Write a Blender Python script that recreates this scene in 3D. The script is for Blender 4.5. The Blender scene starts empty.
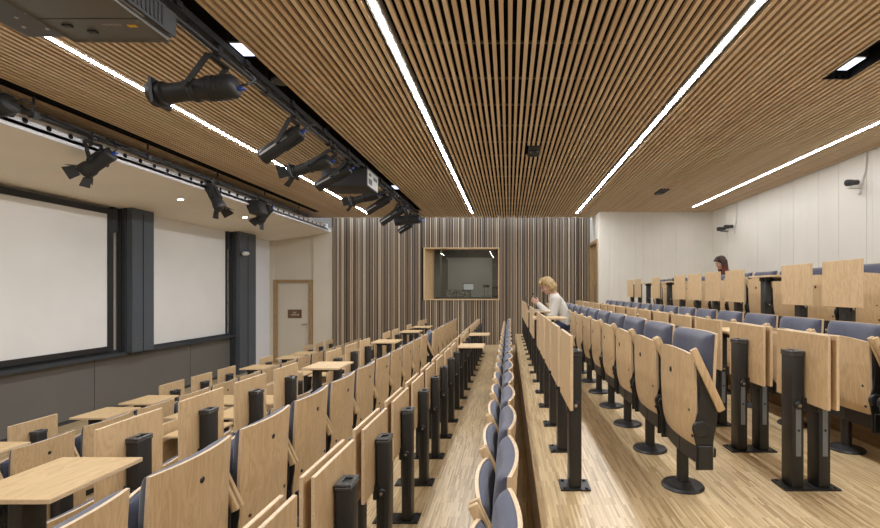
import bpy, bmesh, math, random
from mathutils import Vector, Matrix
random.seed(7)
C = bpy.context.scene.collection
PI = math.pi
F, PX, PY, CAMZ = 470.0, 509.0, 291.0, 1.91      # focal length in px, principal point, eye height above the stage floor

def P(px, py, d):
    """world point seen at a pixel of the photograph at depth d along the rows"""
    return Vector(((px - PX) / F * d, d, (PY - py) / F * d + CAMZ))

# ------------------------------------------------------------------ mesh builder
class MB:
    def __init__(self):
        self.v, self.f, self.m = [], [], []
    def add(self, vs, fs, mat=0):
        o = len(self.v)
        self.v += [tuple(p) for p in vs]
        for f in fs:
            self.f.append(tuple(i + o for i in f)); self.m.append(mat)
        return self
    def box(self, x0, x1, y0, y1, z0, z1, mat=0):
        vs = [(x, y, z) for x in (x0, x1) for y in (y0, y1) for z in (z0, z1)]
        return self.add(vs, [(0,1,3,2),(4,6,7,5),(0,4,5,1),(2,3,7,6),(0,2,6,4),(1,5,7,3)], mat)
    def obox(self, c, ax, ay, az, mat=0):
        """oriented box: centre and three half-axis vectors"""
        c, ax, ay, az = Vector(c), Vector(ax), Vector(ay), Vector(az)
        if ax.cross(ay).dot(az) < 0: az = -az
        vs = [c + ax*i + ay*j + az*k for i in (-1,1) for j in (-1,1) for k in (-1,1)]
        return self.add(vs, [(0,1,3,2),(4,6,7,5),(0,4,5,1),(2,3,7,6),(0,2,6,4),(1,5,7,3)], mat)
    def lathe(self, p, d, prof, n=16, mat=0, cap=True):
        """rings (t along d, radius) from point p"""
        p, d = Vector(p), Vector(d).normalized()
        a = d.orthogonal().normalized(); b = d.cross(a)
        vs, fs = [], []
        for t, r in prof:
            for i in range(n):
                w = 2*PI*i/n
                vs.append(p + d*t + a*(r*math.cos(w)) + b*(r*math.sin(w)))
        for k in range(len(prof)-1):
            for i in range(n):
                j = (i+1) % n
                fs.append((k*n+i, k*n+j, (k+1)*n+j, (k+1)*n+i))
        if cap:
            fs.append(tuple(reversed(range(n)))); o = (len(prof)-1)*n
            fs.append(tuple(o+i for i in range(n)))
        return self.add(vs, fs, mat)
    def cyl(self, p0, p1, r0, r1=None, n=12, mat=0):
        p0, p1 = Vector(p0), Vector(p1)
        return self.lathe(p0, p1-p0, [(0, r0), ((p1-p0).length, r0 if r1 is None else r1)], n, mat)
    def tube(self, pts, r, n=8, mat=0):
        pts = [Vector(p) for p in pts]
        vs, fs, a = [], [], None
        for k, p in enumerate(pts):
            d = (pts[min(k+1, len(pts)-1)] - pts[max(k-1, 0)]).normalized()
            a = d.orthogonal().normalized() if a is None else (a - d*a.dot(d)).normalized()
            b = d.cross(a)
            rr = r[k] if isinstance(r, (list, tuple)) else r
            for i in range(n):
                w = 2*PI*i/n
                vs.append(p + a*(rr*math.cos(w)) + b*(rr*math.sin(w)))
        for k in range(len(pts)-1):
            for i in range(n):
                j = (i+1) % n
                fs.append((k*n+i, k*n+j, (k+1)*n+j, (k+1)*n+i))
        o = (len(pts)-1)*n
        fs.append(tuple(reversed(range(n)))); fs.append(tuple(o+i for i in range(n)))
        return self.add(vs, fs, mat)
    def prism(self, poly, y0, y1, mat=0, axis='y'):
        """polygon in xz extruded along y"""
        n = len(poly)
        area = sum(poly[i][0]*poly[(i+1) % n][1] - poly[(i+1) % n][0]*poly[i][1] for i in range(n))
        if area < 0: poly = poly[::-1]
        vs = [(x, y0, z) for x, z in poly] + [(x, y1, z) for x, z in poly]
        fs = [tuple(range(n)), tuple(reversed(range(n, 2*n)))]
        for i in range(n):
            j = (i+1) % n
            fs.append((i, i+n, j+n, j))
        return self.add(vs, fs, mat)
    def ball(self, c, r, nu=16, nv=10, mat=0, rot=None):
        c = Vector(c); r = Vector((r, r, r)) if isinstance(r, (int, float)) else Vector(r)
        vs, fs = [], []
        for i in range(nv+1):
            t = PI*i/nv
            for j in range(nu):
                w = 2*PI*j/nu
                q = Vector((r.x*math.sin(t)*math.cos(w), r.y*math.sin(t)*math.sin(w), r.z*math.cos(t)))
                if rot is not None: q = rot @ q
                vs.append(c + q)
        for i in range(nv):
            for j in range(nu):
                k = (j+1) % nu
                fs.append((i*nu+j, (i+1)*nu+j, (i+1)*nu+k, i*nu+k))
        return self.add(vs, fs, mat)
    def sheet(self, surf, nu, nv, thick, edge=None, mat=0):
        """solid sheet: surf(u,v)->(front point), thick(u,v)->vector added for the back; u,v in -1..1"""
        vs, fs = [], []
        for s in (0, 1):
            for i in range(nu+1):
                for j in range(nv+1):
                    u, v = -1+2*i/nu, -1+2*j/nv
                    p = Vector(surf(u, v))
                    if s: p = p + Vector(thick(u, v))
                    vs.append(p)
        N = (nu+1)*(nv+1); w = nv+1
        ms = []
        for i in range(nu):
            for j in range(nv):
                a, b, c, d = i*w+j, (i+1)*w+j, (i+1)*w+j+1, i*w+j+1
                fs.append((a, b, c, d)); ms.append(mat)
                fs.append((N+a, N+d, N+c, N+b)); ms.append(mat)
        e = mat if edge is None else edge
        for i in range(nu):
            a, b = i*w, (i+1)*w
            fs.append((a, N+a, N+b, b)); ms.append(e)
            a, b = i*w+nv, (i+1)*w+nv
            fs.append((a, b, N+b, N+a)); ms.append(e)
        for j in range(nv):
            a, b = j, j+1
            fs.append((a, b, N+b, N+a)); ms.append(e)
            a, b = nu*w+j, nu*w+j+1
            fs.append((a, N+a, N+b, b)); ms.append(e)
        o = len(self.v)
        self.v += [tuple(p) for p in vs]
        for f, q in zip(fs, ms):
            self.f.append(tuple(i+o for i in f)); self.m.append(q)
        return self
    def mesh(self, name, mats, bevel=0, smooth=True, seg=1, fix=True):
        me = bpy.data.meshes.new(name)
        me.from_pydata(self.v, [], self.f)
        for m in (mats if isinstance(mats, (list, tuple)) else [mats]): me.materials.append(m)
        for p, q in zip(me.polygons, self.m): p.material_index = q
        bm = bmesh.new(); bm.from_mesh(me)
        if fix: bmesh.ops.recalc_face_normals(bm, faces=bm.faces)
        if bevel:
            es = [e for e in bm.edges if len(e.link_faces) == 2 and e.calc_face_angle(0) > 0.6]
            bmesh.ops.bevel(bm, geom=es, offset=bevel, segments=seg, profile=0.5, affect='EDGES')
        bm.to_mesh(me); bm.free()
        if smooth:
            for p in me.polygons: p.use_smooth = True
            me.set_sharp_from_angle(angle=0.6)
        return me
    def build(self, name, mats, parent=None, loc=None, **k):
        o = bpy.data.objects.new(name, self.mesh(name, mats, **k)); C.objects.link(o)
        if parent is not None: o.parent = parent
        if loc is not None: o.location = loc
        return o

def thing(name, label, cat, loc=(0,0,0), rz=0, group=None):
    o = bpy.data.objects.new(name, None); C.objects.link(o)
    o.location = loc; o.rotation_euler = (0, 0, rz); o.empty_display_size = .1
    return tag(o, label, cat, group)
def tag(o, label, cat, group=None):
    o['label'] = label; o['category'] = cat
    if group: o['group'] = group
    return o
def struct(o, label=None):
    o['kind'] = 'structure'
    if label: o['label'] = label
    return o
def copy_tree(o, parent=None):
    c = o.copy(); C.objects.link(c); c.parent = parent
    for ch in o.children: copy_tree(ch, c)
    return c

# ------------------------------------------------------------------ materials
def mat(name, col=(.5,.5,.5), rough=.5, metal=0, spec=.5):
    m = bpy.data.materials.new(name); m.use_nodes = True
    b = m.node_tree.nodes['Principled BSDF']
    b.inputs['Base Color'].default_value = (*col, 1); b.inputs['Roughness'].default_value = rough
    b.inputs['Metallic'].default_value = metal; b.inputs['Specular IOR Level'].default_value = spec
    return m
class NT:
    def __init__(s, m): s.t = m.node_tree; s.b = s.t.nodes['Principled BSDF']
    def n(s, ty, **k):
        o = s.t.nodes.new(ty)
        for a, v in k.items(): setattr(o, a, v)
        return o
    def l(s, a, b): s.t.links.new(a, b)
    def coord(s, scale, kind='Object', rot=(0,0,0)):
        tc = s.n('ShaderNodeTexCoord'); mp = s.n('ShaderNodeMapping')
        mp.inputs['Scale'].default_value = scale; mp.inputs['Rotation'].default_value = rot
        s.l(tc.outputs[kind], mp.inputs['Vector']); return mp.outputs['Vector']
    def noise(s, vec, scale=1, detail=3, rough=.5, dist=0):
        o = s.n('ShaderNodeTexNoise'); o.inputs['Scale'].default_value = scale
        o.inputs['Detail'].default_value = detail; o.inputs['Roughness'].default_value = rough
        o.inputs['Distortion'].default_value = dist
        s.l(vec, o.inputs['Vector']); return o.outputs['Fac']
    def ramp(s, fac, stops):
        o = s.n('ShaderNodeValToRGB'); e = o.color_ramp.elements
        while len(e) < len(stops): e.new(.5)
        for q, (p, c) in zip(e, stops): q.position = p; q.color = (*c, 1)
        s.l(fac, o.inputs['Fac']); return o.outputs['Color']
    def math(s, op, a, b=None, c=None):
        o = s.n('ShaderNodeMath', operation=op)
        for i, q in enumerate((a, b, c)):
            if q is None: continue
            if isinstance(q, (int, float)): o.inputs[i].default_value = q
            else: s.l(q, o.inputs[i])
        return o.outputs[0]
    def mix(s, fac, a, b, mode='MIX'):
        o = s.n('ShaderNodeMix', data_type='RGBA', blend_type=mode)
        for i, q in ((0, fac), (6, a), (7, b)):
            if isinstance(q, (int, float)): o.inputs[i].default_value = q
            elif isinstance(q, tuple): o.inputs[i].default_value = (*q, 1)
            else: s.l(q, o.inputs[i])
        return o.outputs[2]
    def bump(s, h, strength=.1, dist=.01):
        o = s.n('ShaderNodeBump'); o.inputs['Strength'].default_value = strength; o.inputs['Distance'].default_value = dist
        s.l(h, o.inputs['Height']); s.l(o.outputs['Normal'], s.b.inputs['Normal'])

def wood(name, c0, c1, c2, scale=(7,7,1.2), rough=.42, vary=.12, freq=2.2):
    m = mat(name, c1, rough); t = NT(m)
    oi = t.n('ShaderNodeObjectInfo')
    v = t.coord(scale)
    off = t.n('ShaderNodeVectorMath', operation='ADD')
    sc = t.n('ShaderNodeVectorMath', operation='SCALE'); sc.inputs['Scale'].default_value = 37
    cmb = t.n('ShaderNodeCombineXYZ')
    for k in 'XYZ': t.l(oi.outputs['Random'], cmb.inputs[k])
    t.l(cmb.outputs[0], sc.inputs[0]); t.l(v, off.inputs[0]); t.l(sc.outputs[0], off.inputs[1])
    a = t.noise(off.outputs[0], freq, 3, .55, .6)
    rings = t.math('FRACT', t.math('MULTIPLY', a, 7.0))
    tri = t.math('ABSOLUTE', t.math('SUBTRACT', rings, .5))
    b = t.noise(off.outputs[0], freq*7, 4, .6)
    f = t.math('ADD', t.math('MULTIPLY', tri, .75), t.math('ADD', t.math('MULTIPLY', b, .28), .15))
    col = t.ramp(f, [(.22, c0), (.5, c1), (.78, c2)])
    val = t.math('ADD', t.math('MULTIPLY', oi.outputs['Random'], vary), 1 - vary/2)
    hsv = t.n('ShaderNodeHueSaturation'); t.l(val, hsv.inputs['Value']); t.l(col, hsv.inputs['Color'])
    t.l(hsv.outputs[0], t.b.inputs['Base Color'])
    return m

M = {}
M['beech'] = wood('beech veneer', (.51,.35,.19), (.60,.43,.245), (.66,.485,.295))
M['beech_h'] = wood('beech tabletop', (.50,.335,.16), (.59,.41,.21), (.65,.465,.25), scale=(6,1.2,6))
M['edge'] = wood('plywood edge', (.56,.40,.25), (.68,.53,.36), (.74,.60,.43), scale=(30,4,30))
M['oakframe'] = wood('oak frame', (.27,.17,.075), (.36,.235,.11), (.42,.28,.14))
M['black'] = mat('black powder coated steel', (.018,.018,.019), .42)
M['black2'] = mat('matt black housing', (.016,.016,.017), .55)
M['cap'] = mat('dark grey cap', (.05,.05,.051), .35)
M['plastic'] = mat('black plastic', (.013,.013,.014), .35)
M['steel'] = mat('grey steel rail', (.22,.25,.29), .38, .6)
M['grey'] = mat('grey metal casing', (.125,.122,.115), .5)
M['lgrey'] = mat('light grey metal', (.45,.45,.44), .45)
M['chrome'] = mat('brushed steel handle', (.45,.44,.42), .3, .9)
M['white'] = mat('white plastic', (.72,.71,.68), .45)
M['blue'] = mat('blue connector', (.02,.06,.32), .4)
M['yellow'] = mat('yellow sticker', (.65,.42,.03), .6)
M['lens'] = mat('spotlight lens', (.30,.26,.2), .12)
M['skin'] = mat('skin', (.60,.36,.27), .55)
M['lips'] = mat('lips', (.42,.16,.14), .5)
M['eye'] = mat('eyes', (.03,.02,.02), .3)
M['jacket'] = mat('white jacket cloth', (.66,.63,.57), .85)
M['jeans'] = mat('dark blue denim', (.03,.04,.085), .85)
M['blacktop'] = mat('black knit top', (.013,.013,.017), .8)
M['shoe'] = mat('dark leather shoe', (.02,.017,.015), .5)
# upholstery
m = M['fabric'] = mat('blue grey wool upholstery', (.09,.1,.17), .95, 0, .2); t = NT(m)
v = t.coord((1,1,1)); a = t.noise(v, 420, 2, .7); b = t.noise(v, 14, 2)
t.l(t.ramp(t.math('ADD', t.math('MULTIPLY', a, .8), t.math('MULTIPLY', b, .25)), [(.3, (.060,.065,.098)), (.75, (.112,.119,.165))]), t.b.inputs['Base Color'])
t.bump(a, .25, .002)
t.b.inputs['Sheen Weight'].default_value = .25; t.b.inputs['Sheen Roughness'].default_value = .5
# hair
def hair(name, c0, c1, c2=None):
    m = mat(name, c0, .5); t = NT(m)
    v = t.coord((60,60,5)); a = t.noise(v, 1.5, 4, .6)
    col = t.ramp(a, [(.3, c0), (.7, c1)])
    if c2:
        tc = t.n('ShaderNodeTexCoord'); s = t.n('ShaderNodeSeparateXYZ'); t.l(tc.outputs['Object'], s.inputs[0])
        f = t.n('ShaderNodeMapRange'); t.l(s.outputs['Z'], f.inputs[0])
        f.inputs[1].default_value = c2[1]; f.inputs[2].default_value = c2[2]; f.inputs[3].default_value = 1; f.inputs[4].default_value = 0
        col = t.mix(f.outputs[0], col, c2[0])
    t.l(col, t.b.inputs['Base Color']); t.bump(a, .5, .006)
    return m
M['blond'] = hair('blond hair', (.26,.16,.06), (.56,.40,.19))
# parquet of narrow strips running along the rows
m = M['parquet'] = mat('industrial parquet floor', (.5,.35,.18), .33); t = NT(m)
g = t.n('ShaderNodeNewGeometry')
br = t.n('ShaderNodeTexBrick'); br.offset = .37; br.offset_frequency = 2
for k, q in (('Scale', 1), ('Mortar Size', .0006), ('Brick Width', .2), ('Row Height', .0105), ('Bias', 0)): br.inputs[k].default_value = q
br.inputs['Color1'].default_value = (0,0,0,1); br.inputs['Color2'].default_value = (1,1,1,1); br.inputs['Mortar'].default_value = (.25,.25,.25,1)
mp = t.n('ShaderNodeMapping'); mp.inputs['Rotation'].default_value = (0,0,PI/2); t.l(g.outputs['Position'], mp.inputs['Vector']); t.l(mp.outputs[0], br.inputs['Vector'])
mp2 = t.n('ShaderNodeMapping'); mp2.inputs['Scale'].default_value = (55,3,55); t.l(g.outputs['Position'], mp2.inputs['Vector'])
gr = t.noise(mp2.outputs[0], 1.3, 3)
f = t.math('ADD', t.math('MULTIPLY', br.outputs['Color'], .62), t.math('MULTIPLY', gr, .4))
t.l(t.ramp(f, [(.12, (.33,.22,.105)), (.5, (.55,.405,.225)), (.9, (.70,.55,.335))]), t.b.inputs['Base Color'])
# dark oak riser
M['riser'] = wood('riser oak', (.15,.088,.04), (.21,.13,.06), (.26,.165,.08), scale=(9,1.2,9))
# ceiling slats: one tone per slat and length
m = M['slat'] = mat('ceiling slat timber', (.4,.26,.13), .55); t = NT(m)
g = t.n('ShaderNodeNewGeometry'); s = t.n('ShaderNodeSeparateXYZ'); t.l(g.outputs['Position'], s.inputs[0])
cx = t.math('FLOOR', t.math('DIVIDE', t.math('ADD', s.outputs['X'], .0155), .062))
cy = t.math('FLOOR', t.math('DIVIDE', t.math('ADD', s.outputs['Y'], t.math('MULTIPLY', cx, 1.37)), 2.9))
cc = t.n('ShaderNodeCombineXYZ'); t.l(cx, cc.inputs[0]); t.l(cy, cc.inputs[1])
wn = t.n('ShaderNodeTexWhiteNoise', noise_dimensions='2D'); t.l(cc.outputs[0], wn.inputs['Vector'])
mp = t.n('ShaderNodeMapping'); mp.inputs['Scale'].default_value = (70,2.2,70); t.l(g.outputs['Position'], mp.inputs['Vector'])
gr = t.noise(mp.outputs[0], 1, 4)
f = t.math('ADD', t.math('MULTIPLY', wn.outputs['Value'], .6), t.math('MULTIPLY', gr, .4))
t.l(t.ramp(f, [(.15, (.68,.51,.34)), (.5, (.76,.60,.425)), (.85, (.82,.68,.51))]), t.b.inputs['Base Color'])
# wall slats, wide brown and thin pale ones
def walls(name, stops):
    m = mat(name, stops[0][1], .55); t = NT(m)
    g = t.n('ShaderNodeNewGeometry'); s = t.n('ShaderNodeSeparateXYZ'); t.l(g.outputs['Position'], s.inputs[0])
    wn = t.n('ShaderNodeTexWhiteNoise', noise_dimensions='1D'); t.l(t.math('FLOOR', t.math('MULTIPLY', s.outputs['X'], 22)), wn.inputs['W'])
    mp = t.n('ShaderNodeMapping'); mp.inputs['Scale'].default_value = (40,40,1.5); t.l(g.outputs['Position'], mp.inputs['Vector'])
    f = t.math('ADD', t.math('MULTIPLY', wn.outputs['Value'], .65), t.math('MULTIPLY', t.noise(mp.outputs[0], 1, 3), .35))
    t.l(t.ramp(f, stops), t.b.inputs['Base Color']); return m
M['wslat'] = walls('wall slat timber', [(.15, (.13,.092,.062)), (.5, (.19,.14,.098)), (.85, (.25,.19,.135))])
M['wpale'] = walls('pale wall slat timber', [(.15, (.60,.46,.31)), (.85, (.78,.66,.50))])
M['void'] = mat('dark void', (.012,.012,.014), .9, 0, .1)
M['backing'] = mat('dark wall backing', (.03,.026,.024), .9, 0, .1)
def plaster(name, col, rough=.7):
    m = mat(name, col, rough, 0, .3); t = NT(m)
    a = t.noise(t.coord((1,1,1)), 1.2, 3); t.l(t.ramp(a, [(.3, tuple(c*.96 for c in col)), (.7, tuple(min(1, c*1.03) for c in col))]), t.b.inputs['Base Color'])
    return m
M['cream'] = plaster('cream plaster', (.66,.60,.50))
M['soffit'] = plaster('soffit plaster', (.88,.83,.74))
M['rightwall'] = plaster('off white boarding', (.715,.69,.635), .6)
M['coolwhite'] = plaster('white with bluish light tint', (.76,.77,.80))  # holds the bluish light of the left wall strip; also on the fascia
M['screen'] = plaster('matt screen cloth', (.80,.80,.79), .8)
M['charcoal'] = plaster('charcoal panel', (.085,.088,.094), .45)
M['charcoal2'] = plaster('charcoal column', (.085,.097,.115), .5)
M['tray'] = plaster('dark ledge', (.045,.05,.057), .5)
M['panel'] = plaster('warm grey board', (.15,.143,.133), .4)
M['door'] = plaster('cream door', (.64,.585,.49), .5)
M['sign'] = mat('brown sign plate', (.16,.085,.04), .5)
M['signtext'] = mat('cream lettering', (.8,.76,.66), .6)
def emit(name, col, s):
    m = mat(name, (.8,.8,.8)); b = m.node_tree.nodes['Principled BSDF']
    b.inputs['Emission Color'].default_value = (*col, 1); b.inputs['Emission Strength'].default_value = s
    m.cycles.emission_sampling = 'FRONT' if s > 1 else 'NONE'
    return m
def lamp_strip(x0, x1, y0, y1, z0, z1, m, parent, nx=1, ny=1, name='diffuser', lip=0):
    """translucent lamp cover whose lower face gives the light"""
    b = MB().add([(x0,y0,z1), (x1,y0,z1), (x1,y1,z1), (x0,y1,z1), (x0,y0,z0), (x1,y0,z0), (x1,y1,z0), (x0,y1,z0)],
                 [(0,1,2,3), (0,4,5,1), (1,5,6,2), (2,6,7,3), (3,7,4,0)], 1)
    xs = [x0+(x1-x0)*k/nx for k in range(nx+1)]; yy = [y0+(y1-y0)*k/ny for k in range(ny+1)]
    for i in range(nx):
        for j in range(ny):
            if lip:          # the opal lip below the slats glows sideways too
                b.add([(x0-.0004,yy[j],z0), (x0-.0004,yy[j],z0+lip), (x0-.0004,yy[j+1],z0+lip), (x0-.0004,yy[j+1],z0)], [(0,1,2,3)], 0)
                b.add([(x1+.0004,yy[j],z0), (x1+.0004,yy[j+1],z0), (x1+.0004,yy[j+1],z0+lip), (x1+.0004,yy[j],z0+lip)], [(0,1,2,3)], 0)
            b.add([(xs[i],yy[j],z0), (xs[i],yy[j+1],z0), (xs[i+1],yy[j+1],z0), (xs[i+1],yy[j],z0)], [(0,1,2,3)], 0)
    return b.build(name, [m, M['white']], parent, smooth=False, fix=False)
M['led'] = emit('led diffuser', (.965, .985, 1), 82)
M['led2'] = emit('dimmed led diffuser', (.965, .985, 1), 40)
M['cool'] = emit('cool white lamp', (.62,.75,1), 1.6)
M['washer'] = emit('cool wall washer', (.74,.85,1), 20)
M['down'] = emit('downlight lamp', (1,.93,.82), 16)
m = M['glass'] = mat('tinted glass', (.55,.57,.55), .02); t = NT(m)
tr = t.n('ShaderNodeBsdfTransparent'); tr.inputs[0].default_value = (.84,.84,.80,1); gl = t.n('ShaderNodeBsdfGlossy'); gl.inputs['Roughness'].default_value = .01
fr = t.n('ShaderNodeFresnel'); fr.inputs[0].default_value = 1.5; mx = t.n('ShaderNodeMixShader'); t.l(fr.outputs[0], mx.inputs[0])
t.l(tr.outputs[0], mx.inputs[1]); t.l(gl.outputs[0], mx.inputs[2])
t.l(mx.outputs[0], [q for q in m.node_tree.nodes if q.type == 'OUTPUT_MATERIAL'][0].inputs['Surface'])
m = M['speck'] = mat('speckled console face', (.3,.3,.3)); t = NT(m)
t.l(t.ramp(t.noise(t.coord((1,1,1)), 38, 2), [(.42, (.06,.06,.06)), (.55, (.42,.42,.41))]), t.b.inputs['Base Color'])
M['room'] = emit('added room fill lamp', (1,.96,.88), 5)  # glow of the fill lamp added in the control room
M['scr'] = emit('monitor screen', (.35,.42,.5), .25)

# ------------------------------------------------------------------ room shell
Z1, ZS = 1.44 - 1.0, .44
FLOORS = {-2: 0.0, -1: .47, 0: .91, 1: 1.35}
CEIL = 3.81
YN, YB, YR = -1.6, 12.6, 11.3            # near wall, slatted far wall, far wall of the upper part
XL, XR = -6.4, 4.9
EDGE = {-1: -2.055, 0: .145, 1: 2.345}
struct(MB().box(XL-.2, EDGE[-1]+.05, YN, YB, -.12, 0).build('floor', M['parquet'], smooth=False))
def tier(lv, x1, y1, label):
    x0, z = EDGE[lv], FLOORS[lv]
    b = MB().box(x0+.012, x1, YN, y1, z-.42 if lv > -1 else -.1, z, 0)
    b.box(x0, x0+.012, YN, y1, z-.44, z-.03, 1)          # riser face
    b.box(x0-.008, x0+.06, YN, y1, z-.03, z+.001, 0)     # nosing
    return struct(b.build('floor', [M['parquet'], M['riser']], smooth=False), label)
tier(-1, EDGE[0]+2.1, YB, 'wooden seating tier, second level above the stage floor')
tier(0, EDGE[1]+.05, 10.95, 'wooden seating tier, third level')
tier(1, XR, YR, 'wooden seating tier, highest level along the white wall')
struct(MB().box(.6, 2.2, 10.95, YB, .47, .91).build('floor', M['parquet'], smooth=False), 'landing in front of the side door')
struct(MB().box(.2, .6, 11.0, 11.45, .47, .69).build('floor', M['parquet'], smooth=False), 'small wooden step at the far end of the aisle')

# ceiling: slats with gaps for lights, slots and devices, dark void above
LED = [-3.45, -.90, 1.65, 4.17]
SL0, SL1 = (-2.34, -2.05), (-4.70, -4.56)
YC = 12.22
b = MB()
DEV = [(.255, .425, 6.14, 6.62), (2.845, 3.015, 8.76, 9.24), (2.82, 3.03, 2.2, 4.2)]
n = 0
x = -5.509
while x < XR-.03:
    xa, xb = x-.0155, x+.0155
    if not any(abs(x-l) < .046 for l in LED) and not (SL0[0] < x < SL0[1]) and not (SL1[0] < x < SL1[1] ):
        cuts = sorted([(d[2], d[3]) for d in DEV if xb > d[0] and xa < d[1]])
        y = YN
        for c0, c1 in cuts + [(YC, YC)]:
            b.box(xa, xb, y, c0, CEIL, CEIL+.030); y = c1
    else:
        if SL1[0] < x < SL1[1]: b.box(xa, xb, 11.3, YC, CEIL, CEIL+.055)
        elif SL0[0] < x < SL0[1]: b.box(xa, xb, 11.3, YC, CEIL, CEIL+.055)
        else: b.box(xa, xb, 10.65 if x > 4 else 11.5, YC, CEIL, CEIL+.055)
    x += .062
y = .6
while y < YC:
    b.box(-5.5, -4.72, y, y+.03, CEIL+.06, CEIL+.075, 1); b.box(-4.55, SL0[0], y, y+.03, CEIL+.06, CEIL+.075, 1); b.box(SL0[1], 2.8, y, y+.03, CEIL+.06, CEIL+.075, 1); b.box(3.1, XR, y, y+.03, CEIL+.06, CEIL+.075, 1); y += .62
b.box(-4.72, 2.15, YC-.03, YC-.015, CEIL+.056, CEIL+.31, 2)  # added baffle, keeps the washer lamp out of sight between the slats
struct(b.build('ceiling', [M['slat'], M['grey'], M['void']], smooth=False), 'timber slat ceiling')
struct(MB().box(-6.6, XR+.2, YN, YB+.3, CEIL+.30, CEIL+.36).build('ceiling', M['void'], smooth=False), 'dark void above the slats')
struct(MB().box(-4.675, -4.575, YN, 11.3, CEIL-.002, CEIL+.05).build('trim_7', M['void'], smooth=False), 'flush black strip standing for the dark ceiling slot above the left lighting bar')  # solid strip over the slot, its inner darkness given as black colour
# left soffit (sloping) and its perforated fascia
b = MB()
b.add([(XL, YN, 3.24), (XL, YB, 3.24), (-4.74, YB, 3.47), (-4.74, YN, 3.47), (XL, YN, 3.32), (XL, YB, 3.32), (-4.74, YB, 3.55), (-4.74, YN, 3.55)],
      [(0,1,2,3), (7,6,5,4), (0,4,5,1), (1,5,6,2), (2,6,7,3), (3,7,4,0)])
struct(b.build('ceiling', M['soffit'], smooth=False), 'cream sloping soffit above the screens')
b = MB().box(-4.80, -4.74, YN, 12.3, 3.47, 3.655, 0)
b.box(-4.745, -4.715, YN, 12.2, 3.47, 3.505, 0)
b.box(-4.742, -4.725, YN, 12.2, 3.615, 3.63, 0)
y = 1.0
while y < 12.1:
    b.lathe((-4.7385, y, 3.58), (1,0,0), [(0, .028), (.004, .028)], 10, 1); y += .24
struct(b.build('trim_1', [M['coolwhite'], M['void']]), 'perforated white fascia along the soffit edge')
# side walls
struct(MB().box(XL-.2, XL, YN, YB+.2, 0, 4.2).build('wall_left', M['cream'], smooth=False))
struct(MB().box(XL, XL+.02, 11.44, 12.55, .0, 3.23).build('trim_2', M['coolwhite'], smooth=False), 'white wall strip beside the dark column, tinted for bluish light')  # bluish light on this bit of wall is put into its colour
struct(MB().box(XL-.2, XR+.2, YN-.15, YN, -.1, CEIL+.4).build('wall_near', M['cream'], smooth=False))
def boards(x0, x1, z0, z1, seed, plane, wmin=.05, wmax=.16):
    r = random.Random(seed); b = MB(); x = x0
    while x < x1:
        w = min(r.uniform(wmin, wmax), x1-x); e = r.choice((0, .0015, .003, .005))
        plane(b, x+.0012, x+w-.0012, z0, z1, e); x += w
    return b
b = boards(YN, YR+.1, 1.32, CEIL+.25, 3, lambda b, a, c, z0, z1, e: b.box(XR-e-.004, XR+.02, a, c, z0, z1), .08, .3)
b.box(XR+.005, XR+.2, YN, YB, 0, CEIL+.4)
struct(b.build('wall_right', M['rightwall'], smooth=False))
b = boards(2.2, XR, .88, CEIL+.25, 5, lambda b, a, c, z0, z1, e: b.box(a, c, YR-e*2.5-.004, YR+.02, z0, z1), .05, .13)
b.box(2.2, XR+.1, YR+.003, YR+.15, .4, CEIL+.4)
struct(b.build('wall_back', M['rightwall'], smooth=False), 'white boarded wall behind the upper seats')
# far slatted wall with window opening
WX0, WX1, WZ0, WZ1 = -2.25, -.29, CAMZ-.215, CAMZ+1.13
b = MB()
r = random.Random(11)
def ws(x0, x1, z0, z1):
    for bx in ((x0, x1),): pass
seq = [(.072, 0), (.016, 1), (.045, 0), (.016, 1), (.016, 1), (.08, 0), (.016, 1), (.028, 0), (.06, 0), (.016, 1)]
x = -4.68; i = 0
while x < 2.12:
    w, k = seq[i % len(seq)]; i += 1
    if r.random() < .2: i += 2
    w = w*r.uniform(.9, 1.12); g_ = r.choice((.02, .024, .028))
    dpt = .05 if k else r.choice((.03, .04))
    parts = [(0, CEIL+.27)] if not (x+w > WX0-.02 and x < WX1+.02) else [(0, WZ0-.03), (WZ1+.03, CEIL+.27)]
    for z0, z1 in parts: b.box(x, x+w, YB-dpt, YB, z0, z1, k)
    x += w+g_
for x0, x1, z0, z1 in ((-4.75, WX0, 0, 4.2), (WX1, 2.3, 0, 4.2), (WX0, WX1, 0, WZ0), (WX0, WX1, WZ1, 4.2)):
    b.box(x0, x1, YB-.001, YB+.05, z0, z1, 2)
b.box(-4.70, -4.68, YB-.10, YB, 0, 3.9, 0)
struct(b.build('wall_back', [M['wslat'], M['wpale'], M['backing']], smooth=False), 'far wall of vertical timber slats')
# control room window: wood lined reveal with splayed left jamb, tinted pane, room behind
w1 = bpy.data.objects.new('window_1', None); C.objects.link(w1); struct(w1, 'control room window in the slatted wall'); w1.location = (0,0,0)
b = MB()
b.box(WX0-.03, WX1+.03, YB-.075, YB+.42, WZ1, WZ1+.03); b.box(WX0-.03, WX1+.03, YB-.075, YB+.42, WZ0-.03, WZ0)
b.box(WX1, WX1+.03, YB-.075, YB+.42, WZ0, WZ1)
b.add([(WX0, YB-.075, WZ0), (WX0-.03, YB-.075, WZ0), (-2.09, YB+.42, WZ0), (-2.06, YB+.42, WZ0), (WX0, YB-.075, WZ1), (WX0-.03, YB-.075, WZ1), (-2.09, YB+.42, WZ1), (-2.06, YB+.42, WZ1)],
      [(0,1,2,3), (7,6,5,4), (0,4,5,1), (1,5,6,2), (2,6,7,3), (3,7,4,0)])
b.build('frame', M['beech'], w1, smooth=False)
MB().box(-2.06, WX1, YB+.33, YB+.338, WZ0, WZ1).build('pane', M['glass'], w1, smooth=False)
b = MB()
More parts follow.
